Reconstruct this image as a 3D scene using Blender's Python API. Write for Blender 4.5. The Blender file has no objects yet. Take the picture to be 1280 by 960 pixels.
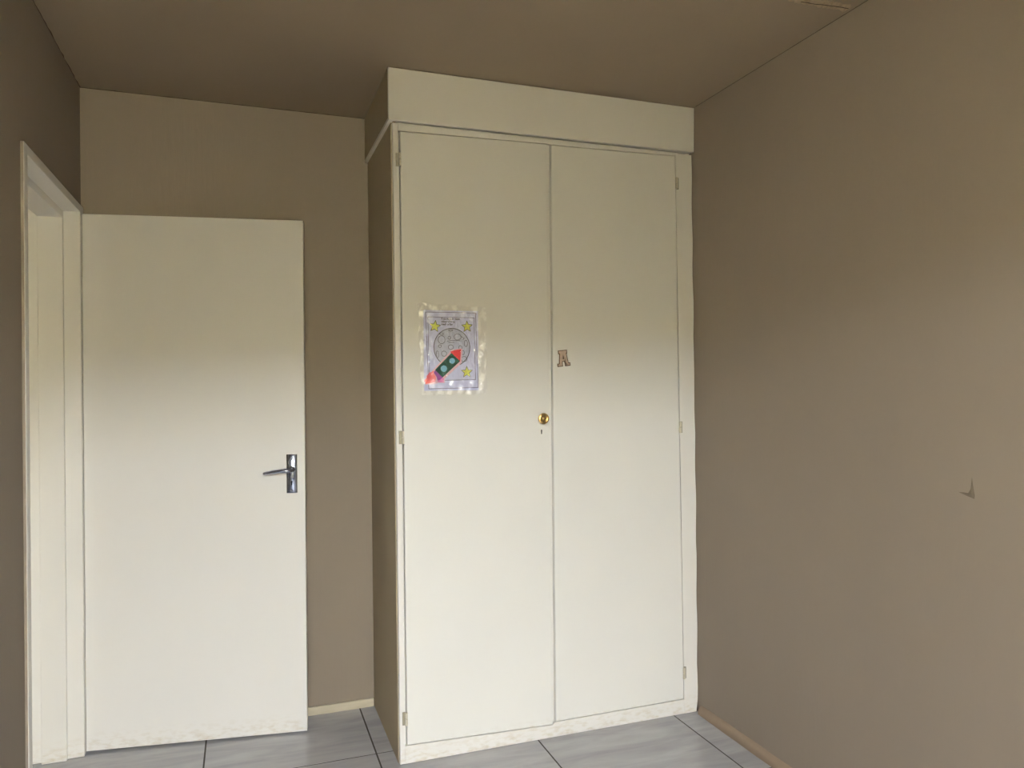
import bpy, bmesh, math, random
from mathutils import Vector, Matrix

random.seed(7)
scn = bpy.context.scene
col = scn.collection

# ------------------------------------------------------------------ camera
YAW, PITCH, ROLL, CH, FPX = 0.3447, 0.0013, 0.0092, 1.3771, 940.87
cam_d = bpy.data.cameras.new('camera')
cam_d.sensor_width = 36.0
cam_d.lens = FPX / 1280 * 36.0
cam_d.clip_start = 0.02
cam = bpy.data.objects.new('camera', cam_d)
col.objects.link(cam)
cam.matrix_world = (Matrix.Translation((0, 0, CH)) @ Matrix.Rotation(-YAW, 4, 'Z')
                    @ Matrix.Rotation(math.pi / 2 + PITCH, 4, 'X') @ Matrix.Rotation(-ROLL, 4, 'Z'))
scn.camera = cam

# ------------------------------------------------------------------ sky, window light, exposure
SKY_STRENGTH = 168.0
world = bpy.data.worlds.new('overcast_sky')
scn.world = world
world.use_nodes = True
wn = world.node_tree.nodes
wn['Background'].inputs['Color'].default_value = (0.90, 0.945, 1.0, 1)
wn['Background'].inputs['Strength'].default_value = SKY_STRENGTH
WX0, WX1, WZ0, WZ1, WY = -0.50, 0.62, 0.85, 2.12, -1.05      # the room's window, in the wall behind the camera
pl = bpy.data.lights.new('window_portal', 'AREA')
pl.shape = 'RECTANGLE'
pl.size, pl.size_y = WX1 - WX0, WZ1 - WZ0
pl.cycles.is_portal = True
po = bpy.data.objects.new('window_portal', pl)
po.location = ((WX0 + WX1) / 2, WY - 0.02, (WZ0 + WZ1) / 2)
po.rotation_euler = (math.radians(90), 0, 0)
col.objects.link(po)
pl2 = bpy.data.lights.new('passage_portal', 'AREA')
pl2.shape = 'RECTANGLE'; pl2.size, pl2.size_y = 0.72, 1.30; pl2.cycles.is_portal = True
po2 = bpy.data.objects.new('passage_portal', pl2)
po2.location = (-1.26, WY - 0.02, 1.40); po2.rotation_euler = (math.radians(90), 0, 0)
col.objects.link(po2)
scn.view_settings.view_transform = 'Standard'
scn.view_settings.look = 'None'
scn.view_settings.exposure = 0.0
scn.view_settings.gamma = 1.0
scn.view_settings.use_curve_mapping = False

# ------------------------------------------------------------------ materials
def srgb(r, g, b):
    f = lambda c: c / 12.92 if c <= 0.04045 else ((c + 0.055) / 1.055) ** 2.4
    return (f(r / 255), f(g / 255), f(b / 255), 1)

def mat(name, rgb, rough=0.6, metal=0.0, noise=0.0, nscale=(3, 3, 3), bump=0.0, bscale=(60, 60, 60),
        spec=0.5, coat=0.0, bdist=0.002):
    m = bpy.data.materials.new(name)
    m.use_nodes = True
    nt = m.node_tree
    b = nt.nodes['Principled BSDF']
    b.inputs['Roughness'].default_value = rough
    b.inputs['Metallic'].default_value = metal
    b.inputs['Specular IOR Level'].default_value = spec
    b.inputs['Coat Weight'].default_value = coat
    c = srgb(*rgb)
    b.inputs['Base Color'].default_value = c
    geo = nt.nodes.new('ShaderNodeNewGeometry')
    if noise:
        mp = nt.nodes.new('ShaderNodeMapping'); mp.inputs['Scale'].default_value = nscale
        n = nt.nodes.new('ShaderNodeTexNoise'); n.inputs['Scale'].default_value = 1; n.inputs['Detail'].default_value = 5
        r = nt.nodes.new('ShaderNodeValToRGB')
        r.color_ramp.elements[0].position = 0.3; r.color_ramp.elements[1].position = 0.7
        r.color_ramp.elements[0].color = tuple(x * (1 - noise) for x in c[:3]) + (1,)
        r.color_ramp.elements[1].color = tuple(min(1, x * (1 + noise)) for x in c[:3]) + (1,)
        nt.links.new(geo.outputs['Position'], mp.inputs[0]); nt.links.new(mp.outputs[0], n.inputs['Vector'])
        nt.links.new(n.outputs['Fac'], r.inputs[0]); nt.links.new(r.outputs[0], b.inputs['Base Color'])
    if bump:
        mp2 = nt.nodes.new('ShaderNodeMapping'); mp2.inputs['Scale'].default_value = bscale
        n2 = nt.nodes.new('ShaderNodeTexNoise'); n2.inputs['Scale'].default_value = 1; n2.inputs['Detail'].default_value = 4
        bp = nt.nodes.new('ShaderNodeBump'); bp.inputs['Strength'].default_value = bump; bp.inputs['Distance'].default_value = bdist
        nt.links.new(geo.outputs['Position'], mp2.inputs[0]); nt.links.new(mp2.outputs[0], n2.inputs['Vector'])
        nt.links.new(n2.outputs['Fac'], bp.inputs['Height']); nt.links.new(bp.outputs[0], b.inputs['Normal'])
    return m

def worn_paint(name, rgb, dirt, z0=0.02, z1=0.13, rough=0.45):
    """cream gloss paint with grime splashed along its foot"""
    m = mat(name, rgb, rough=rough, noise=0.012, nscale=(4, 4, 2), bump=0.08, bscale=(90, 90, 50), bdist=0.001)
    nt = m.node_tree; b = nt.nodes['Principled BSDF']
    src = b.inputs['Base Color'].links[0].from_socket
    geo = nt.nodes.new('ShaderNodeNewGeometry'); sp = nt.nodes.new('ShaderNodeSeparateXYZ')
    nt.links.new(geo.outputs['Position'], sp.inputs[0])
    mr = nt.nodes.new('ShaderNodeMapRange')
    mr.inputs['From Min'].default_value = z1; mr.inputs['From Max'].default_value = z0
    nt.links.new(sp.outputs['Z'], mr.inputs['Value'])
    mp = nt.nodes.new('ShaderNodeMapping'); mp.inputs['Scale'].default_value = (34, 34, 95)
    n = nt.nodes.new('ShaderNodeTexNoise'); n.inputs['Scale'].default_value = 1; n.inputs['Detail'].default_value = 6
    nt.links.new(geo.outputs['Position'], mp.inputs[0]); nt.links.new(mp.outputs[0], n.inputs['Vector'])
    r = nt.nodes.new('ShaderNodeValToRGB'); r.color_ramp.elements[0].position = 0.46; r.color_ramp.elements[1].position = 0.85
    nt.links.new(n.outputs['Fac'], r.inputs[0])
    mul = nt.nodes.new('ShaderNodeMath'); mul.operation = 'MULTIPLY'; mr.inputs['To Max'].default_value = 0.8
    nt.links.new(mr.outputs[0], mul.inputs[0]); nt.links.new(r.outputs[0], mul.inputs[1])
    mx = nt.nodes.new('ShaderNodeMixRGB'); mx.inputs[2].default_value = srgb(*dirt)
    nt.links.new(mul.outputs[0], mx.inputs[0]); nt.links.new(src, mx.inputs[1]); nt.links.new(mx.outputs[0], b.inputs['Base Color'])
    return m

M = {}
M['wall'] = mat('taupe_wall_paint', (131, 120, 110), 0.75, noise=0.04, nscale=(1.6, 1.6, 1.1), bump=0.28, bscale=(60, 60, 8), spec=0.3, bdist=0.003)
M['ceiling'] = mat('taupe_ceiling_paint', (141, 127, 112), 0.85, noise=0.03, nscale=(2, 2, 2), bump=0.15, bscale=(60, 60, 60), spec=0.2)
M['patch'] = mat('scraped_ceiling_plaster', (158, 140, 118), 0.9, noise=0.12, nscale=(60, 60, 60), bump=0.8, bscale=(120, 120, 120))
M['crack'] = mat('crack_and_joint_shade', (70, 52, 36), 0.9)  # ceiling crack, and the painted shade of the ceiling gaps
M['dent'] = mat('bruised_plaster', (98, 88, 76), 0.9, noise=0.1, nscale=(60, 60, 60))
M['cream'] = worn_paint('cream_paint', (238, 235, 229), (196, 178, 138), 0.0, 0.085)
M['door'] = worn_paint('cream_door_paint', (238, 235, 230), (196, 180, 148), 0.0, 0.09)
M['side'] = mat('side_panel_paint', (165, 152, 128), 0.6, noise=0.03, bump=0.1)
M['dark'] = mat('dark_interior', (60, 52, 42), 0.9)
M['skirt_brown'] = mat('brown_skirting_paint', (130, 113, 97), 0.55, noise=0.08, nscale=(6, 6, 20), bump=0.2)
M['skirt_cream'] = mat('dirty_cream_skirting', (188, 178, 158), 0.5, noise=0.1, nscale=(8, 8, 40))
M['grout'] = mat('dark_grout', (62, 57, 54), 0.95)
M['chrome'] = mat('chrome', (178, 186, 206), 0.2, 1.0)
M['brass'] = mat('worn_brass', (188, 158, 104), 0.34, 1.0, noise=0.12, nscale=(90, 90, 90))
M['hinge'] = mat('painted_hinge', (214, 207, 188), 0.4)
M['hinge_edge'] = mat('bare_hinge_metal', (150, 144, 128), 0.5, 0.2)
M['key'] = mat('keyhole_black', (18, 15, 12), 0.8)
M['white'] = mat('chipped_white', (240, 238, 230), 0.6)
M['paper'] = mat('white_paper', (224, 227, 255), 0.7)
M['ink'] = mat('printed_grey_ink', (62, 58, 80), 0.7)
M['inkblue'] = mat('printed_border_ink', (84, 78, 122), 0.7)
M['moon'] = mat('pencilled_grey_moon', (204, 207, 226), 0.8, noise=0.08, nscale=(120, 120, 120))
M['yellow'] = mat('yellow_crayon', (236, 240, 120), 0.8, noise=0.15, nscale=(150, 150, 150))
M['red'] = mat('red_glitter', (214, 30, 48), 0.5, noise=0.25, nscale=(300, 300, 300))
M['green'] = mat('dark_green_glitter', (6, 62, 50), 0.6, noise=0.3, nscale=(260, 260, 260), spec=0.2)
M['blue'] = mat('pale_blue_card', (126, 184, 208), 0.6)
M['purple'] = mat('purple_card', (150, 66, 160), 0.6)
M['flame'] = mat('salmon_tissue', (250, 130, 130), 0.7, noise=0.12, nscale=(120, 120, 120))
M['pink'] = mat('pink_tissue', (232, 140, 200), 0.7, noise=0.12, nscale=(120, 120, 120))
M['letter'] = mat('pale_wood_letter', (200, 176, 158), 0.7, noise=0.12, nscale=(90, 90, 90))
M['letter_edge'] = mat('burnt_letter_edge', (100, 76, 62), 0.8)
M['ground'] = mat('garden_ground', (146, 142, 124), 0.9, noise=0.2)
M['plaster'] = mat('outside_plaster', (176, 160, 136), 0.9, noise=0.05)
M['hedge'] = mat('dark_hedge', (58, 68, 40), 0.95, noise=0.3, nscale=(5, 5, 5))
M['yard'] = mat('ochre_bounce_wall', (202, 194, 156), 0.95, noise=0.06, nscale=(3, 3, 3))  # warm tint chosen for the light it bounces into the room
M['alu'] = mat('window_frame_paint', (220, 216, 205), 0.4)

def tile_mat():
    m = bpy.data.materials.new('grey_streaked_porcelain'); m.use_nodes = True
    nt = m.node_tree; b = nt.nodes['Principled BSDF']
    b.inputs['Roughness'].default_value = 0.16
    oi = nt.nodes.new('ShaderNodeObjectInfo'); geo = nt.nodes.new('ShaderNodeNewGeometry')
    ad = nt.nodes.new('ShaderNodeVectorMath'); ad.operation = 'MULTIPLY_ADD'
    cx = nt.nodes.new('ShaderNodeCombineXYZ')
    nt.links.new(oi.outputs['Random'], cx.inputs[0]); nt.links.new(oi.outputs['Random'], cx.inputs[1])
    ad.inputs[1].default_value = (40, 60, 1)
    nt.links.new(cx.outputs[0], ad.inputs[0]); nt.links.new(geo.outputs['Position'], ad.inputs[2])
    mp = nt.nodes.new('ShaderNodeMapping'); mp.inputs['Scale'].default_value = (1.6, 9, 1); mp.inputs['Rotation'].default_value = (0, 0, 0.12)
    nt.links.new(ad.outputs[0], mp.inputs[0])
    n = nt.nodes.new('ShaderNodeTexNoise'); n.inputs['Scale'].default_value = 1.3; n.inputs['Detail'].default_value = 7
    n.inputs['Roughness'].default_value = 0.62; n.inputs['Distortion'].default_value = 0.6
    nt.links.new(mp.outputs[0], n.inputs['Vector'])
    r = nt.nodes.new('ShaderNodeValToRGB'); e = r.color_ramp.elements
    e[0].position = 0.32; e[0].color = srgb(158, 158, 162); e[1].position = 0.68; e[1].color = srgb(184, 184, 188)
    nt.links.new(n.outputs['Fac'], r.inputs[0]); nt.links.new(r.outputs[0], b.inputs['Base Color'])
    return m
M['tile'] = tile_mat()

def film_mat():
    m = bpy.data.materials.new('clear_crinkled_plastic'); m.use_nodes = True
    nt = m.node_tree; nt.nodes.clear()
    out = nt.nodes.new('ShaderNodeOutputMaterial')
    tr = nt.nodes.new('ShaderNodeBsdfTransparent'); gl = nt.nodes.new('ShaderNodeBsdfGlossy'); gl.inputs['Roughness'].default_value = 0.18
    tr.inputs['Color'].default_value = (0.97, 0.97, 0.98, 1)
    gl.inputs['Color'].default_value = (0.10, 0.10, 0.105, 1)
    mx = nt.nodes.new('ShaderNodeAddShader')
    geo = nt.nodes.new('ShaderNodeNewGeometry'); n = nt.nodes.new('ShaderNodeTexNoise'); n.inputs['Scale'].default_value = 60; n.inputs['Detail'].default_value = 3
    bp = nt.nodes.new('ShaderNodeBump'); bp.inputs['Strength'].default_value = 0.5; bp.inputs['Distance'].default_value = 0.006
    nt.links.new(geo.outputs['Position'], n.inputs['Vector']); nt.links.new(n.outputs['Fac'], bp.inputs['Height'])
    nt.links.new(bp.outputs[0], gl.inputs['Normal'])
    nt.links.new(tr.outputs[0], mx.inputs[0]); nt.links.new(gl.outputs[0], mx.inputs[1]); nt.links.new(mx.outputs[0], out.inputs[0])
    return m
M['film'] = film_mat()

# ------------------------------------------------------------------ helpers
def box(bm, x0, x1, y0, y1, z0, z1, bevel=0.0, seg=2):
    vs = [bm.verts.new(p) for p in ((x0, y0, z0), (x1, y0, z0), (x1, y1, z0), (x0, y1, z0), (x0, y0, z1), (x1, y0, z1), (x1, y1, z1), (x0, y1, z1))]
    fs = [bm.faces.new([vs[i] for i in f]) for f in ((3, 2, 1, 0), (4, 5, 6, 7), (0, 1, 5, 4), (1, 2, 6, 5), (2, 3, 7, 6), (3, 0, 4, 7))]
    if bevel:
        es = list({e for f in fs for e in f.edges})
        bmesh.ops.bevel(bm, geom=es, offset=bevel, segments=seg, profile=0.5, affect='EDGES')

def prism(bm, pts, y0, y1, bevel=0.0, seg=3, front_only=True):
    """outline in x-z (counter-clockwise seen from -y), thickness from y0 (front) to y1 (back)"""
    a = [bm.verts.new((x, y0, z)) for x, z in pts]; b = [bm.verts.new((x, y1, z)) for x, z in pts]
    n = len(pts); ff = bm.faces.new(a); bm.faces.new(b[::-1]); sides = []
    for i in range(n):
        j = (i + 1) % n
        sides.append(bm.faces.new((a[j], a[i], b[i], b[j])))
    if bevel:
        es = list(ff.edges)
        bmesh.ops.bevel(bm, geom=es, offset=bevel, segments=seg, profile=0.5, affect='EDGES')

def lathe(bm, prof, origin, axis='-y', n=32):
    """profile (radius, distance) turned about an axis pointing out of the door"""
    rings = []
    for r, d in prof:
        ring = []
        for k in range(n):
            a = 2 * math.pi * k / n
            ring.append(bm.verts.new((origin[0] + r * math.cos(a), origin[1] - d, origin[2] + r * math.sin(a))))
        rings.append(ring)
    for i in range(len(rings) - 1):
        for k in range(n):
            l = (k + 1) % n
            bm.faces.new((rings[i][k], rings[i][l], rings[i + 1][l], rings[i + 1][k]))
    bm.faces.new(rings[-1])
    bm.faces.new(rings[0][::-1])

def tube(bm, pts, radii, n=14, squash=1.0):
    rings = []
    pts = [Vector(p) for p in pts]
    for i, p in enumerate(pts):
        t = (pts[min(i + 1, len(pts) - 1)] - pts[max(i - 1, 0)]).normalized()
        up = Vector((0, 0, 1)); s = t.cross(up).normalized(); u = s.cross(t).normalized()
        rings.append([bm.verts.new(p + s * math.cos(2 * math.pi * k / n) * radii[i] + u * math.sin(2 * math.pi * k / n) * radii[i] * squash) for k in range(n)])
    for i in range(len(rings) - 1):
        for k in range(n):
            l = (k + 1) % n
            bm.faces.new((rings[i][k], rings[i][l], rings[i + 1][l], rings[i + 1][k]))
    bm.faces.new(rings[0][::-1]); bm.faces.new(rings[-1])

def finish(name, bm, m, parent=None, smooth=False, mats=None):
    bmesh.ops.recalc_face_normals(bm, faces=bm.faces[:])
    me = bpy.data.meshes.new(name); bm.to_mesh(me); bm.free()
    for mm in (mats or [m]): me.materials.append(mm)
    if smooth:
        for p in me.polygons: p.use_smooth = True
        try: me.set_sharp_from_angle(angle=math.radians(35))
        except Exception: pass
    o = bpy.data.objects.new(name, me); col.objects.link(o)
    if parent: 
        o.parent = parent
        o.matrix_parent_inverse = parent.matrix_basis.inverted()
    return o

def tag(o, label=None, cat=None, group=None, kind=None):
    if label: o['label'] = label
    if cat: o['category'] = cat
    if group: o['group'] = group
    if kind: o['kind'] = kind
    return o

def empty(name, loc=(0, 0, 0), rz=0.0):
    o = bpy.data.objects.new(name, None); col.objects.link(o)
    o.empty_display_size = 0.1
    o.location = loc; o.rotation_euler = (0, 0, rz)
    o.matrix_basis = Matrix.Translation(loc) @ Matrix.Rotation(rz, 4, 'Z')
    return o

def part(name, m, parent, fn, smooth=False, **kw):
    bm = bmesh.new(); fn(bm, **kw)
    return finish(name, bm, m, parent, smooth)

# ------------------------------------------------------------------ room dimensions
XL, XR, YB, H = -0.574, 1.792, 3.265, 2.531
YR = WY                  # rear wall, behind the camera
T = 0.17
ZF = 0.0
CORX = -1.75             # passage beyond the doorway
DY0, DY1, DZ = 2.445, 3.235, 2.055      # doorway in the left wall

# floor: screed with separate tiles on it
bm = bmesh.new(); box(bm, CORX, XR + 0.1, YR - 0.1, YB + 0.1, -0.10, -0.0008)
floor = tag(finish('floor', bm, M['grout']), 'grey streaked porcelain tile floor with thin dark joints', 'floor', kind='structure')
TS, G = 0.606, 0.006
tx0, ty0 = -0.142, 2.833
def grid_edges(start, lo, hi):
    k = math.floor((lo - start) / TS); out = []
    while start + k * TS < hi:
        a, b = start + k * TS, start + (k + 1) * TS
        out.append((max(a, lo), min(b, hi))); k += 1
    return out
shared = None
for (a0, a1) in grid_edges(tx0, CORX, XR + 0.02):
    for (b0, b1) in grid_edges(ty0, YR - 0.02, YB + 0.02):
        if a1 - a0 < 0.03 or b1 - b0 < 0.03: continue
        full = abs(a1 - a0 - TS) < 1e-4 and abs(b1 - b0 - TS) < 1e-4
        if full and shared:
            o = bpy.data.objects.new('tile', shared); col.objects.link(o); o.parent = floor
        else:
            bm = bmesh.new()
            box(bm, G / 2, a1 - a0 - G / 2, G / 2, b1 - b0 - G / 2, -0.0078, 0)
            o = finish('tile', bm, M['tile'], floor)
            if full: shared = o.data
        o.location = (a0, b0, 0)

# ceiling
bm = bmesh.new(); box(bm, XL - 0.05, XR + 0.05, YR - 0.1, YB + 0.05, H, H + 0.08)
ceiling = tag(finish('ceiling', bm, M['ceiling']), 'taupe painted ceiling with a scraped patch near the right wall', 'ceiling', kind='structure')
# rough scraped strip of plaster by the right wall
def strip(bm):
    nx, ny = 40, 5
    vs = []
    for i in range(nx + 1):
        row = []
        for j in range(ny + 1):
            x = 1.45 + (XR - 0.012 - 1.45) * i / nx
            w = 0.5 if 0 < i < nx else 0.2
            y = 1.835 + 0.045 * (j / ny - 0.5) * 2 * w + random.uniform(-0.006, 0.006)
            z = H - (0.0035 * random.random() if 0 < j < ny and 0 < i < nx else -0.001)
            row.append(bm.verts.new((x, y, z)))
        vs.append(row)
    for i in range(nx):
        for j in range(ny): bm.faces.new((vs[i][j], vs[i + 1][j], vs[i + 1][j + 1], vs[i][j + 1]))
part('plaster_patch', M['patch'], ceiling, strip)
def crack(bm):
    x = 1.60; ps = []
    while x < 1.77: ps.append((x, 1.842 - (x - 1.6) * 0.10 + random.uniform(-0.0015, 0.0015))); x += 0.012
    for (xa, ya), (xb, yb) in zip(ps, ps[1:]):
        vs = [bm.verts.new(p) for p in ((xa, ya - .002, H - .0042), (xb, yb - .002, H - .0042), (xb, yb + .002, H - .0042), (xa, ya + .002, H - .0042))]
        bm.faces.new(vs)
part('crack', M['crack'], ceiling, crack)

# dark strips painting the shade in the thin gaps between ceiling and walls
def joint_shade(bm, a, b, w, jit):
    a = Vector(a); b = Vector(b); d = (b - a); L = d.length; d.normalize(); n = Vector((-d.y, d.x))
    k = max(2, int(L / 0.03)); row = None
    for i in range(k + 1):
        p = a + d * L * i / k; ww = w + random.uniform(0, jit)
        cur = (bm.verts.new((p.x, p.y, H - 0.0006)), bm.verts.new((p.x + n.x * ww, p.y + n.y * ww, H - 0.0006)))
        if row: bm.faces.new((row[0], cur[0], cur[1], row[1]))
        row = cur
part('joint_shade', M['crack'], ceiling, lambda bm: joint_shade(bm, (XR, YR), (XR, 2.69), 0.0026, 0.0012))
part('joint_shade', M['crack'], ceiling, lambda bm: joint_shade(bm, (0.505, YB), (XL, YB), 0.002, 0.006))
part('joint_shade', M['crack'], ceiling, lambda bm: joint_shade(bm, (XL, YB), (XL, YR), 0.001, 0.004))
# walls
def wall(name, label, boxes, m):
    bm = bmesh.new()
    for b in boxes: box(bm, *b)
    return tag(finish(name, bm, m), label, 'wall', kind='structure')
wall('wall_back', 'taupe painted back wall behind the open door', [(XL - T, XR + 0.15, YB, YB + 0.15, -0.1, H)], M['wall'])
wr = wall('wall_right', 'taupe painted right wall with a small gouge', [(XR, XR + 0.15, YR - 0.15, YB, -0.1, H)], M['wall'])
wall('wall_left', 'taupe painted left wall around the doorway',
     [(XL - T, XL, YR, DY0, -0.1, H), (XL - T, XL, DY0, DY1, DZ, H), (XL - T, XL, DY1, YB, -0.1, H)], M['wall'])
wall('wall_rear', 'taupe painted wall holding the window behind the viewpoint',
     [(XL - T, WX0, YR - 0.22, YR, -0.1, H), (WX1, XR, YR - 0.22, YR, -0.1, H), (WX0, WX1, YR - 0.22, YR, -0.1, WZ0), (WX0, WX1, YR - 0.22, YR, WZ1, H)], M['wall'])
wall('wall_passage', 'painted passage wall beyond the doorway', [(CORX - 0.1, CORX, YR, YB + 0.15, -0.1, H), (CORX, -1.62, YR - 0.1, YR, -0.1, H), (-0.90, XL - T, YR - 0.1, YR, -0.1, H), (-1.62, -0.90, YR - 0.1, YR, -0.1, 0.75), (-1.62, -0.90, YR - 0.1, YR, 2.05, H), (CORX, XL - T, YB, YB + 0.15, -0.1, H)], M['plaster'])
bm = bmesh.new(); box(bm, CORX - 0.1, XL - T + 0.05, YR - 0.1, YB + 0.1, H, H + 0.08)
tag(finish('ceiling_passage', bm, M['ceiling']), 'painted ceiling of the passage beyond the doorway', 'ceiling', kind='structure')

# gouge in the right wall
def gouge(bm):
    X = XR
    o = [(1.4445, 1.126), (1.4415, 1.105), (1.4365, 1.078), (1.438, 1.069), (1.446, 1.0715), (1.460, 1.0745), (1.484, 1.0815), (1.470, 1.0825), (1.456, 1.082), (1.4485, 1.094)]
    a = [bm.verts.new((X - 0.0004, y, z)) for y, z in o]
    c = bm.verts.new((X - 0.0018, 1.446, 1.080))
    for i in range(len(a)): bm.faces.new((a[i], a[(i + 1) % len(a)], c))
part('plaster_gouge', M['dent'], wr, gouge)
# skirtings
def skirt_right(bm):
    prof = [(0, 0), (0.018, 0), (0.018, 0.010), (0.015, 0.021), (0.009, 0.030), (0, 0.036)]
    y0, y1 = YR, 2.692; n = 60
    rows = []
    for k in range(n + 1):
        y = y0 + (y1 - y0) * k / n
        j = random.uniform(-0.0012, 0.0012)
        rows.append([bm.verts.new((XR - (d + (j if d > 0 else 0)), y, z + (j if z > .01 else 0))) for d, z in prof])
    for a, b in zip(rows, rows[1:]):
        for i in range(len(prof)):
            l = (i + 1) % len(prof); bm.faces.new((a[i], a[l], b[l], b[i]))
    bm.faces.new(rows[0]); bm.faces.new(rows[-1][::-1])
tag(part('baseboard_right', M['skirt_brown'], None, skirt_right, True), 'low brown rounded skirting along the right wall', 'skirting', kind='structure')
def skirt_back(bm): box(bm, XL + 0.02, 0.524, YB - 0.012, YB, 0, 0.035, 0.003)
tag(part('baseboard_back', M['skirt_cream'], None, skirt_back), 'low dirty cream skirting at the foot of the back wall', 'skirting', kind='structure')

# ------------------------------------------------------------------ window behind the viewpoint
win = tag(empty('window_1', ((WX0 + WX1) / 2, YR - 0.1, WZ0)), 'cream framed window in the wall behind the viewpoint', 'window', kind='structure')
def wframe(bm):
    f = 0.03; ya, yb = YR - 0.12, YR - 0.08
    box(bm, WX0, WX1, ya, yb, WZ0, WZ0 + f); box(bm, WX0, WX1, ya, yb, WZ1 - f, WZ1)
    box(bm, WX0, WX0 + f, ya, yb, WZ0 + f, WZ1 - f); box(bm, WX1 - f, WX1, ya, yb, WZ0 + f, WZ1 - f)
part('window_frame', M['alu'], win, wframe)
# second opening, added at the unseen passage end to light the door jambs
PX_0, PX_1, PZ_0, PZ_1 = -1.62, -0.90, 0.9, 2.05
# garden ground; unseen eave and wall added to limit and bounce the window light
bm = bmesh.new(); box(bm, -6, 7, YR - 1.2, YR - 0.22, 2.34, 2.46)
tag(finish('added_eave', bm, M['plaster']), 'unseen eave added above the window to cut the sky light', 'eave', kind='structure')
bm = bmesh.new(); box(bm, -30, 30, -40, YR - 0.23, -0.35, -0.15)
tag(finish('ground', bm, M['ground']), 'garden ground outside the window', 'ground', kind='structure')
bm = bmesh.new(); box(bm, -14, 14, YR - 2.2, YR - 2.0, -0.15, 2.33)
tag(finish('wall_bounce', bm, M['yard']), 'unseen garden wall added to block low sky and bounce warm light', 'wall', kind='structure')

# ------------------------------------------------------------------ door frame (double rebated, cream)
FX = XL + 0.009          # room face of the frame, slightly proud of the wall
fr = tag(empty('trim_1', (XL, (DY0 + DY1) / 2, 0)), 'cream painted rebated door frame set in the left wall', 'door frame', kind='structure')
XS0, XS1 = XL - 0.046, XL - 0.128      # rebate stop from/to
XB = XL - T - 0.013
ZR, ZS = 2.040, 2.012     # head soffits: rebate, stop
YN0, YN1, YNS = 2.428, 2.466, 2.481   # near jamb: wall edge, rebate face, stop face
YF1, YF0, YFS = 3.262, 3.197, 3.182   # far jamb
def far(bm):
    box(bm, XB, FX, YF0, YF1, 0.001, 2.07, 0.0025); box(bm, XS1, XS0, YFS, YF0 + 0.002, 0.001, ZR, 0.002)
part('far_jamb', M['cream'], fr, far)
def near(bm):
    box(bm, XB, FX, YN0, YN1, 0.001, 2.07, 0.0025); box(bm, XS1, XS0, YN1 - 0.002, YNS, 0.001, ZR, 0.002)
part('near_jamb', M['cream'], fr, near)
po_ = part('overpainted_edge', M['wall'], fr, lambda bm: (box(bm, XL + 0.0002, FX - 0.002, YN0 - 0.0012, YN0 + 0.001, 0.001, 2.069)))
def head(bm):
    box(bm, XB, FX, YN1 + 0.0005, YF0 - 0.0005, ZR, 2.07, 0.0025); box(bm, XS1, XS0, YNS, YFS, ZS, ZR + 0.002, 0.002)
part('head', M['cream'], fr, head)

# ------------------------------------------------------------------ open door
PH = (-0.5640, 3.224)    # hinge corner, room face of the opened leaf
ANG = 0.1525
DW, DH, DG = 0.808, 2.032, 0.008
door = tag(empty('door_1', (PH[0], PH[1], 0), -ANG), 'flat cream door standing open against the back wall', 'door', kind='structure')
def attach(o, parent):
    o.parent = parent; return o
def dpart(name, m, fn, smooth=False, parent=None):
    """part given in the door's own frame: x along the leaf, y into its thickness"""
    bm = bmesh.new(); fn(bm); o = finish(name, bm, m, None, smooth); o.parent = parent or door; return o
dpart('door_leaf', M['door'], lambda bm: box(bm, 0, DW, 0, 0.040, DG, DG + DH, 0.0018))
def plate(bm):
    # rounded-edge long plate, domed across
    x0, x1, z0, z1 = 0.737, 0.778, 0.957, 1.110
    n = 10; rows = []
    for k in range(n + 1):
        t = k / n; x = x0 + (x1 - x0) * t; d = 0.0015 + 0.0065 * math.sin(math.pi * t) ** 0.6
        rows.append([(x, -d * 0.55, z0), (x, -d, z0 + 0.006), (x, -d, z1 - 0.006), (x, -d * 0.55, z1)])
    vr = [[bm.verts.new(p) for p in r] for r in rows]; bk = [[bm.verts.new((r[0][0], 0, r[0][2])), bm.verts.new((r[3][0], 0, r[3][2]))] for r in rows]
    for a, b in zip(vr, vr[1:]):
        for i in range(3): bm.faces.new((a[i], b[i], b[i + 1], a[i + 1]))
    for k in range(n):
        bm.faces.new((bk[k][0], bk[k + 1][0], vr[k + 1][0], vr[k][0])); bm.faces.new((bk[k + 1][1], bk[k][1], vr[k][3], vr[k + 1][3]))
    bm.faces.new((vr[0][0], vr[0][1], vr[0][2], vr[0][3], bk[0][1], bk[0][0])); bm.faces.new((bk[-1][0], bk[-1][1], vr[-1][3], vr[-1][2], vr[-1][1], vr[-1][0]))
pl_o = dpart('handle_plate', M['chrome'], plate, True); pl_o['label'] = 'chrome handle plate'
def lever(bm):
    zc = 1.0500
    lathe(bm, [(0.013, 0.006), (0.013, 0.012), (0.0095, 0.015), (0.009, 0.040)], (0.757, 0, zc), n=20)
    pts = [(0.760, -0.040, zc), (0.752, -0.046, zc), (0.738, -0.048, zc + 0.0005), (0.716, -0.046, zc - 0.001), (0.690, -0.044, zc - 0.004), (0.668, -0.042, zc - 0.0075), (0.655, -0.040, zc - 0.009), (0.652, -0.039, zc - 0.0095)]
    tube(bm, pts, [0.009, 0.011, 0.0115, 0.0108, 0.0098, 0.0085, 0.006, 0.002], 16, 0.8)
lv = dpart('lever', M['chrome'], lever, True, pl_o)
def kh(bm):
    lathe(bm, [(0.0035, 0.0), (0.0035, 0.0087)], (0.757, 0, 1.002), n=14); box(bm, 0.7552, 0.7588, -0.0086, 0, 0.989, 1.002)
dpart('keyhole', M['key'], kh, False, pl_o)
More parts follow.
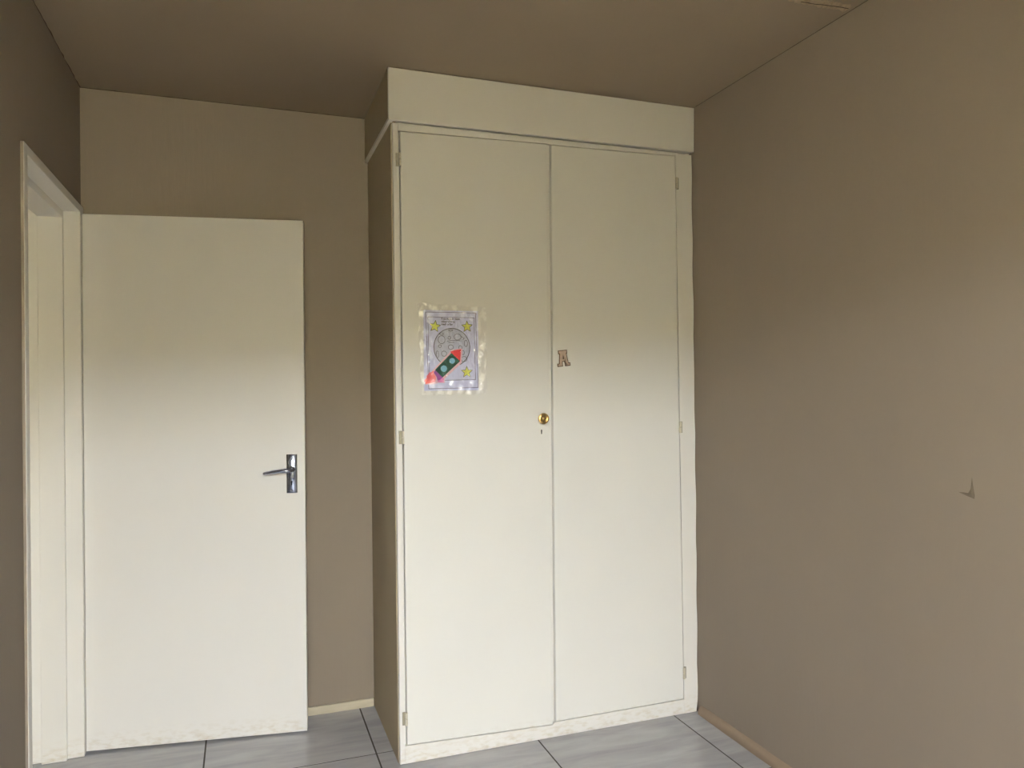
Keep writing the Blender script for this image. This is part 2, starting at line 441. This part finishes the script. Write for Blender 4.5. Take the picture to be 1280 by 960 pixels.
for z in (0.968, 1.099):
    def scr(bm, z=z): lathe(bm, [(0.0034, 0.0), (0.0034, 0.0082), (0.002, 0.0093)], (0.757, 0, z), n=12)
    dpart('screw', M['chrome'], scr, True, pl_o)
# butt hinges on the hinge edge
for z in (0.25, 1.80):
    def hin(bm, z=z): box(bm, -0.0035, -0.0002, 0.004, 0.034, z, z + 0.1); lathe_z(bm, -0.003, -0.003, z, z + 0.1, 0.0035)
    def lathe_z(bm, x, y, z0, z1, r, n=10):
        a = [bm.verts.new((x + r * math.cos(2 * math.pi * k / n), y + r * math.sin(2 * math.pi * k / n), z0)) for k in range(n)]
        b = [bm.verts.new((x + r * math.cos(2 * math.pi * k / n), y + r * math.sin(2 * math.pi * k / n), z1)) for k in range(n)]
        for k in range(n): bm.faces.new((a[k], a[(k + 1) % n], b[(k + 1) % n], b[k]))
        bm.faces.new(a[::-1]); bm.faces.new(b)
    dpart('hinge', M['hinge'], hin)

# ------------------------------------------------------------------ built-in wardrobe
YFR, YD = 2.715, 2.7095       # face frame front, door front
XC0, XC1 = 0.521, 1.787
wd = tag(empty('wardrobe', ((XC0 + XC1) / 2, 3.0, 0)), 'tall cream built-in wardrobe with two flat doors and a boxed top', 'wardrobe')
ZT = 2.345
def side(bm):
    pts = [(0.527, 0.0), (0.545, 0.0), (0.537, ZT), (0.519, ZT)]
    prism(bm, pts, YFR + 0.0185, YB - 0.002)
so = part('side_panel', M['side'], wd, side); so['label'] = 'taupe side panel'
def side_r(bm): box(bm, 1.765, 1.784, YFR + 0.0185, YB - 0.002, 0.0, ZT)
part('side_panel', M['cream'], wd, side_r)
part('back_panel', M['dark'], wd, lambda bm: box(bm, 0.546, 1.764, YB - 0.012, YB - 0.003, 0.06, ZT))
def top_bottom(z0, z1): return lambda bm: box(bm, 0.547, 1.764, YFR + 0.050, YB - 0.013, z0, z1)
part('bottom_panel', M['dark'], wd, top_bottom(0.045, 0.060))
part('shelf', M['dark'], wd, top_bottom(1.90, 1.918))
part('shelf', M['dark'], wd, top_bottom(1.30, 1.318))
ZF_TOP = 2.3345
def W(x, z):      # measured door outline carried onto the plane where the doors hang
    return (x * 1.0052, CH + (z - CH) * 1.0052)
DL = [W(0.5525, 0.077), W(1.1245, 0.0605), W(1.1195, 2.310), W(0.546, 2.299)]
DR = [W(1.1360, 0.0695), W(1.711, 0.0715), W(1.6935, 2.317), W(1.1375, 2.308)]
GL, GB, GR, GT = 0.0060, 0.0048, 0.0052, 0.0030      # gaps round the doors
def stile_l(bm): prism(bm, [(0.530, 0.0015), (DL[0][0] - GL, 0.0015), (DL[0][0] - GL, 0.07), (DL[3][0] - GL, ZF_TOP), (0.523, ZF_TOP)], YFR, YFR + 0.018, 0.002)
part('left_stile', M['cream'], wd, stile_l)
def stile_r(bm):
    n = 46; right = []
    for k in range(n + 1):
        z = ZF_TOP * k / n
        base = 1.7897 if z < 0.9 else 1.7897 - 0.006 * (z - 0.9) / 1.4
        if z < 0.045: base = 1.7825
        elif z < 0.075: base = 1.788
        w = 0.0012 * math.sin(z * 23) + random.uniform(-0.0007, 0.0007)
        right.append((min(base + w, 1.7912), max(z, 0.0015)))
    prism(bm, [(DR[1][0] + GR, 0.0015)] + right + [(DR[2][0] + GR, ZF_TOP)], YFR, YFR + 0.018)
part('right_stile', M['cream'], wd, stile_r)
part('centre_stile', M['cream'], wd, lambda bm: prism(bm, [(1.112, 0.045), (1.160, 0.045), (1.158, 2.33), (1.110, 2.33)], YFR + 0.0155, YFR + 0.018))
for q in ([(0.5500, 0.088), (0.572, 0.088), (0.566, 2.288), (0.5440, 2.288)], [(0.5500, 0.03), (1.74, 0.03), (1.74, 0.0875), (0.5500, 0.0875)],
          [(0.5440, 2.2885), (1.73, 2.2885), (1.73, ZT), (0.5440, ZT)], [(1.705, 0.088), (1.740, 0.088), (1.730, 2.288), (1.685, 2.288)]):
    part('rebate_strip', M['cream'], wd, lambda bm: prism(bm, q, YFR + 0.0190, YFR + 0.032))
part('top_rail', M['cream'], wd, lambda bm: prism(bm, [(DL[3][0] - GL + .0005, DL[3][1] + GT), (DL[2][0], DL[2][1] + GT), (DR[3][0], DR[3][1] + GT), (DR[2][0] + GR - .0005, DR[2][1] + GT), (DR[2][0] + GR - .0005, ZF_TOP), (DL[3][0] - GL + .0005, ZF_TOP)], YFR + 0.0005, YFR + 0.018))
part('plinth', M['cream'], wd, lambda bm: prism(bm, [(DL[0][0] - GL + .0005, 0.0015), (DR[1][0] + GR - .0005, 0.0015), (DR[1][0] + GR - .0005, DR[1][1] - GB), (DR[0][0], DR[0][1] - GB), (DL[1][0], DL[1][1] - GB), (DL[0][0] - GL + .0005, DL[0][1] - GB)], YFR + 0.0007, YFR + 0.018))
# boxed top up to the ceiling
XK0, YK, ZK = 0.506, 2.700, 2.339
def bulk(bm):
    prism(bm, [(XK0, ZK), (1.787, ZK + 0.004), (1.7895, H - 0.003), (XK0, H - 0.003)], YK, YK + 0.016, 0.0012)
part('top_fascia', M['cream'], wd, bulk)
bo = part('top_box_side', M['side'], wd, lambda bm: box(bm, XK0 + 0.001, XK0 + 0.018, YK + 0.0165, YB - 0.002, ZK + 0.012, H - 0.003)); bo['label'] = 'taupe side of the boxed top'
part('top_box_underside', M['cream'], wd, lambda bm: (box(bm, XK0 + 0.0005, XC0 + 0.003, YK + 0.0165, YB - 0.002, ZK, ZK + 0.0115), box(bm, XC0 + 0.003, XR - 0.004, YK + 0.0165, YB - 0.003, ZT + 0.0015, ZT + 0.01)))

# wardrobe doors (slightly out of square, as hung)
def wdoor(pts):
    bm = bmesh.new(); prism(bm, pts, YD, YFR + 0.014, 0.0045, 4)
    return finish('wardrobe_door', bm, M['door2'], wd, False)
M['door2'] = worn_paint('cream_wardrobe_door_paint', (238, 236, 230), (196, 180, 148), 0.02, 0.09, 0.4)
wl = wdoor(DL); wl['label'] = 'left wardrobe door, wider, with knob and keyhole'
wr2 = wdoor(DR); wr2['label'] = 'right wardrobe door without knob'

def hinge_at(x, z, side, parent):
    def leaf(bm):
        s = side
        # leaf on the face frame
        xa, xb = sorted((x, x - s * 0.011)); box(bm, xa, xb, YFR - 0.004, YFR - 0.0005, z - 0.024, z + 0.024, 0.0008)
        # knuckle in two halves, with a pin tip
        for z0, z1 in ((z - 0.023, z - 0.001), (z + 0.001, z + 0.023)):
            n = 12; r = 0.0052; cx, cy = x + s * 0.002, YFR - 0.009
            a = [bm.verts.new((cx + r * math.cos(2 * math.pi * k / n), cy + r * math.sin(2 * math.pi * k / n), z0)) for k in range(n)]
            b = [bm.verts.new((cx + r * math.cos(2 * math.pi * k / n), cy + r * math.sin(2 * math.pi * k / n), z1)) for k in range(n)]
            for k in range(n): bm.faces.new((a[k], a[(k + 1) % n], b[(k + 1) % n], b[k]))
            bm.faces.new(a[::-1]); bm.faces.new(b)
    bm = bmesh.new(); leaf(bm); bm.faces.ensure_lookup_table()
    for f in bm.faces:
        if f.calc_center_median().y > YFR - 0.0043 and max(abs(v.co.x - x) for v in f.verts) < 0.0125 and len(f.verts) < 12: f.material_index = 1
    finish('hinge', bm, None, parent, False, [M['hinge'], M['hinge_edge']])
for x, z in ((0.5415, 2.196), (0.5440, 1.191), (0.5475, 0.174)): hinge_at(*W(x, z), 1, wl)
for x, z in ((1.6990, 2.205), (1.7055, 1.196), (1.7130, 0.179)): hinge_at(*W(x, z), -1, wr2)
# brass knob and keyhole
def knob(bm): lathe(bm, [(0.0135, 0.0), (0.0135, 0.0015), (0.009, 0.003), (0.0085, 0.010), (0.014, 0.0135), (0.0205, 0.018), (0.0215, 0.022), (0.0205, 0.026), (0.016, 0.0275), (0.014, 0.0262), (0.007, 0.0262), (0.0062, 0.0275), (0.003, 0.0283)], (1.0935, YD, 1.2465), n=36)
k = part('knob', M['brass'], wl, knob, True); k['label'] = 'round brass knob'
def chip(bm): prism(bm, [(1.0925 + 0.0085 * math.cos(a) * random.uniform(.85, 1.1), 1.1945 + 0.014 * math.sin(a) * random.uniform(.85, 1.1)) for a in [i * math.pi / 8 for i in range(16)]], YD - 0.0003, YD + 0.001)
def slot(bm): prism(bm, [(1.0905, 1.186), (1.0945, 1.186), (1.0953, 1.199), (1.0945, 1.2025), (1.0925, 1.204), (1.0905, 1.2025), (1.0897, 1.199)], YD - 0.0007, YD + 0.001)
part('keyhole_surround', M['white'], wl, chip)
part('keyhole', M['key'], wl, slot)

# ------------------------------------------------------------------ laminated rocket picture
PX0, PZ0 = 0.6293, 1.6555
SX, SZ = 0.000437, 0.000434
def P(X, Y): return (PX0 + (X - 205) * SX, PZ0 - (Y - 125) * SZ)
YP = YD - 0.0010
pic = tag(empty('laminated_drawing', (PX0 + 0.105, YP, PZ0 - 0.297)), 'laminated child drawing of a rocket and moon taped to the left wardrobe door', 'drawing')
def poly(name, m, pts, lay, parent=pic, raw=False, thick=0.0003):
    bm = bmesh.new()
    q = pts if raw else [P(*p) for p in pts]
    prism(bm, q, YP - lay * 0.00035 - thick, YP - lay * 0.00035)
    return finish(name, bm, m, parent)
def ring_pts(cx, cy, rx, ry, n=40): return [(cx + rx * math.cos(2 * math.pi * i / n), cy - ry * math.sin(2 * math.pi * i / n)) for i in range(n)]
def line_loop(bm, pts, w, y, closed=True):
    """thin printed line following points (zoom units)"""
    n = len(pts)
    rng = range(n if closed else n - 1)
    for i in rng:
        a = Vector(P(*pts[i])); b = Vector(P(*pts[(i + 1) % n])); d = (b - a)
        if d.length < 1e-7: continue
        d.normalize(); nn = Vector((-d.y, d.x)) * w / 2; e = d * w / 2
        q = [a - e - nn, b + e - nn, b + e + nn, a - e + nn]
        bm.faces.new([bm.verts.new((v.x, y, v.y)) for v in q])
sheet = poly('paper_sheet', M['paper'], [(205, 125 + 684), (685, 125 + 684), (685, 125), (205, 125)], 0)
def printed(name, m, loops, w, lay, parent):
    bm = bmesh.new()
    for pts, closed in loops: line_loop(bm, pts, w, YP - lay * 0.00035, closed)
    me_o = finish(name, bm, m, parent); return me_o
printed('printed_border', M['inkblue'], [([(224, 142), (662, 140), (680, 786), (246, 793)], True), ([(243, 183), (648, 182), (657, 718), (252, 722)], True)], 0.0020, 1.3, sheet)
moon = poly('moon', M['moon'], ring_pts(450, 440, 158, 163, 56), 1, sheet)
printed('moon_outline', M['ink'], [(ring_pts(450, 440, 158, 163, 56), True)], 0.0026, 2.4, sheet)
craters = [(360, 375, 30, 34), (428, 358, 12, 13), (500, 350, 31, 26), (574, 405, 14, 28), (345, 430, 13, 11), (440, 438, 22, 20), (525, 440, 15, 15), (380, 494, 22, 22), (556, 540, 26, 22), (546, 485, 13, 18), (440, 293, 18, 7), (360, 325, 16, 8), (322, 500, 10, 30)]
printed('printed_craters', M['ink'], [(ring_pts(*c, 20), True) for c in craters] + [([(410, 388), (450, 380), (520, 382)], False), ([(420, 400), (470, 396)], False), ([(530, 345), (560, 360), (548, 372)], False)], 0.0016, 2.4, sheet)
for cx, cy, ro in ((303, 262, -8), (585, 260, 2), (580, 652, 0)):
    pts = []
    for i in range(10):
        a = math.radians(90 + i * 36 + ro); r = 50 if i % 2 == 0 else 23
        pts.append((cx + r * math.cos(a), cy - r * math.sin(a)))
    s = poly('star', M['yellow'], pts, 1.2, sheet)
    printed('star_outline', M['ink'], [(pts, True)], 0.0018, 2.5, sheet)
for txt, X, Y, wd_ in (('If you go to the moon', 360, 203, 162), ('coloured Neep', 360, 228, 116), ('made a flag', 360, 250, 98)):
    cu = bpy.data.curves.new('text', 'FONT'); cu.body = txt; cu.size = 0.0105; cu.offset = 0.00035
    to = bpy.data.objects.new('text', cu); col.objects.link(to)
    dg = bpy.context.evaluated_depsgraph_get(); dg.update()
    me = bpy.data.meshes.new_from_object(to.evaluated_get(dg))
    bpy.data.objects.remove(to)
    xs = [v.co.x for v in me.vertices]; s = wd_ * SX / (max(xs) - min(xs))
    px, pz = P(X, Y)
    for v in me.vertices: v.co = Vector((px + (v.co.x - min(xs)) * s, YP - 0.0006, pz + v.co.y))
    me.materials.clear(); me.materials.append(M['ink'])
    t = bpy.data.objects.new('printed_line', me); col.objects.link(t); t.parent = sheet
# glued-on rocket, built of card pieces
rk = poly('rocket', M['green'], [(300, 632), (365, 697), (520, 558), (445, 488)], 3, pic, thick=0.0008)
rk['label'] = 'dark green rocket body'
poly('nose_cone', M['red'], [(435, 476), (444, 490), (520, 562), (530, 455), (480, 462)], 4, rk)
poly('porthole', M['blue'], ring_pts(450, 555, 25, 24, 24), 6, rk)
poly('porthole', M['blue'], ring_pts(377, 622, 28, 28, 24), 6, rk)
poly('fin', M['purple'], [(300, 634), (288, 655), (312, 690), (322, 722), (345, 716), (366, 696)], 4.3, rk)
poly('flame', M['flame'], [(285, 640), (262, 655), (250, 648), (245, 675), (222, 683), (232, 702), (208, 722), (222, 735), (216, 752), (250, 745), (290, 742), (306, 716), (308, 690), (294, 668)], 3.2, rk)
poly('flame', M['pink'], [(318, 712), (326, 738), (374, 738), (378, 706), (362, 694), (345, 716)], 3.1, rk)
printed('flame_streak', M['red'], [([(285, 645), (262, 668), (250, 690), (222, 712)], False), ([(272, 690), (240, 716), (222, 745)], False), ([(240, 668), (232, 700)], False), ([(262, 655), (240, 676), (232, 690)], False)], 0.0022, 4.6, rk)
M['margin'] = mat('tissue_margin', (238, 200, 214), 0.6)  # pale pink margin round the rocket and flames
poly('backing_margin', M['margin'], [(276, 640), (200, 722), (214, 758), (300, 752), (328, 742), (384, 744), (384, 708), (532, 575), (545, 455), (530, 446), (440, 462), (428, 484)], 2.6, rk, thick=0.0002)
# clear plastic pouch, crinkled
def pouch(bm):
    nx, nz = 44, 56; vs = []
    x0, x1, z0, z1 = 0.607, 0.868, 1.343, 1.680
    for i in range(nx + 1):
        row = []
        for j in range(nz + 1):
            u, v = i / nx, j / nz
            x = x0 + (x1 - x0) * u + 0.012 * (1 - v) * (1 - u) * 1.0 + 0.003 * math.sin(v * 17) * (1 if i in (0, nx) else 0)
            z = z0 + (z1 - z0) * v - 0.010 * u * v + 0.002 * math.sin(u * 23) * (1 if j in (0, nz) else 0)
            edge = min(u, 1 - u, v, 1 - v)
            cr = 0.0026 * (math.sin(31 * u + 9 * v) * math.sin(27 * v - 11 * u)) if edge < 0.17 else 0
            y = YP - 0.0060 - cr - (random.uniform(0, 0.0034) if edge < 0.11 else 0)
            row.append(bm.verts.new((x, y, z)))
        vs.append(row)
    for i in range(nx):
        for j in range(nz): bm.faces.new((vs[i][j], vs[i + 1][j], vs[i + 1][j + 1], vs[i][j + 1]))
f = part('plastic_pouch', M['film'], pic, pouch, True); f['label'] = 'clear crinkled plastic pouch'

# ------------------------------------------------------------------ wooden letter A
la = tag(empty('wooden_letter', (1.186, YD, 1.448)), 'small pale wooden letter A stuck on the right wardrobe door', 'letter')
R = Matrix.Rotation(math.radians(6), 2)
def LP(x, z, g=0.0):
    v = R @ Vector((x, z)); return (1.1860 + v.x, 1.4800 + v.y)
def letter(bm, grow, y0, y1):
    g = grow
    def quad(pts): prism(bm, [LP(*p) for p in pts], y0, y1)
    quad([(-.017 - g, .030 + g), (-.017 - g, .019 - g), (.017 + g, .019 - g), (.017 + g, .030 + g)])            # head slab
    quad([(-.019 - g, -.028), (-.008 + g, -.028), (.002 + g, .022), (-.012 - g, .022)])                            # left leg
    quad([(.008 - g, -.028), (.020 + g, -.028), (.013 + g, .022), (-.001 - g, .022)])                              # right leg
    quad([(-.014, -.011 - g), (.014, -.011 - g), (.012, -.003 + g), (-.012, -.003 + g)])                          # crossbar
    quad([(-.025 - g, -.030 - g), (-.006 + g, -.030 - g), (-.006 + g, -.021 + g), (-.025 - g, -.021 + g)])          # feet
    quad([(.007 - g, -.030 - g), (.026 + g, -.030 - g), (.026 + g, -.021 + g), (.007 - g, -.021 + g)])
part('letter_base', M['letter_edge'], la, letter, grow=0.0019, y0=YD - 0.003, y1=YD - 0.0003)
part('letter_face', M['letter'], la, letter, grow=-0.0008, y0=YD - 0.0042, y1=YD - 0.003)
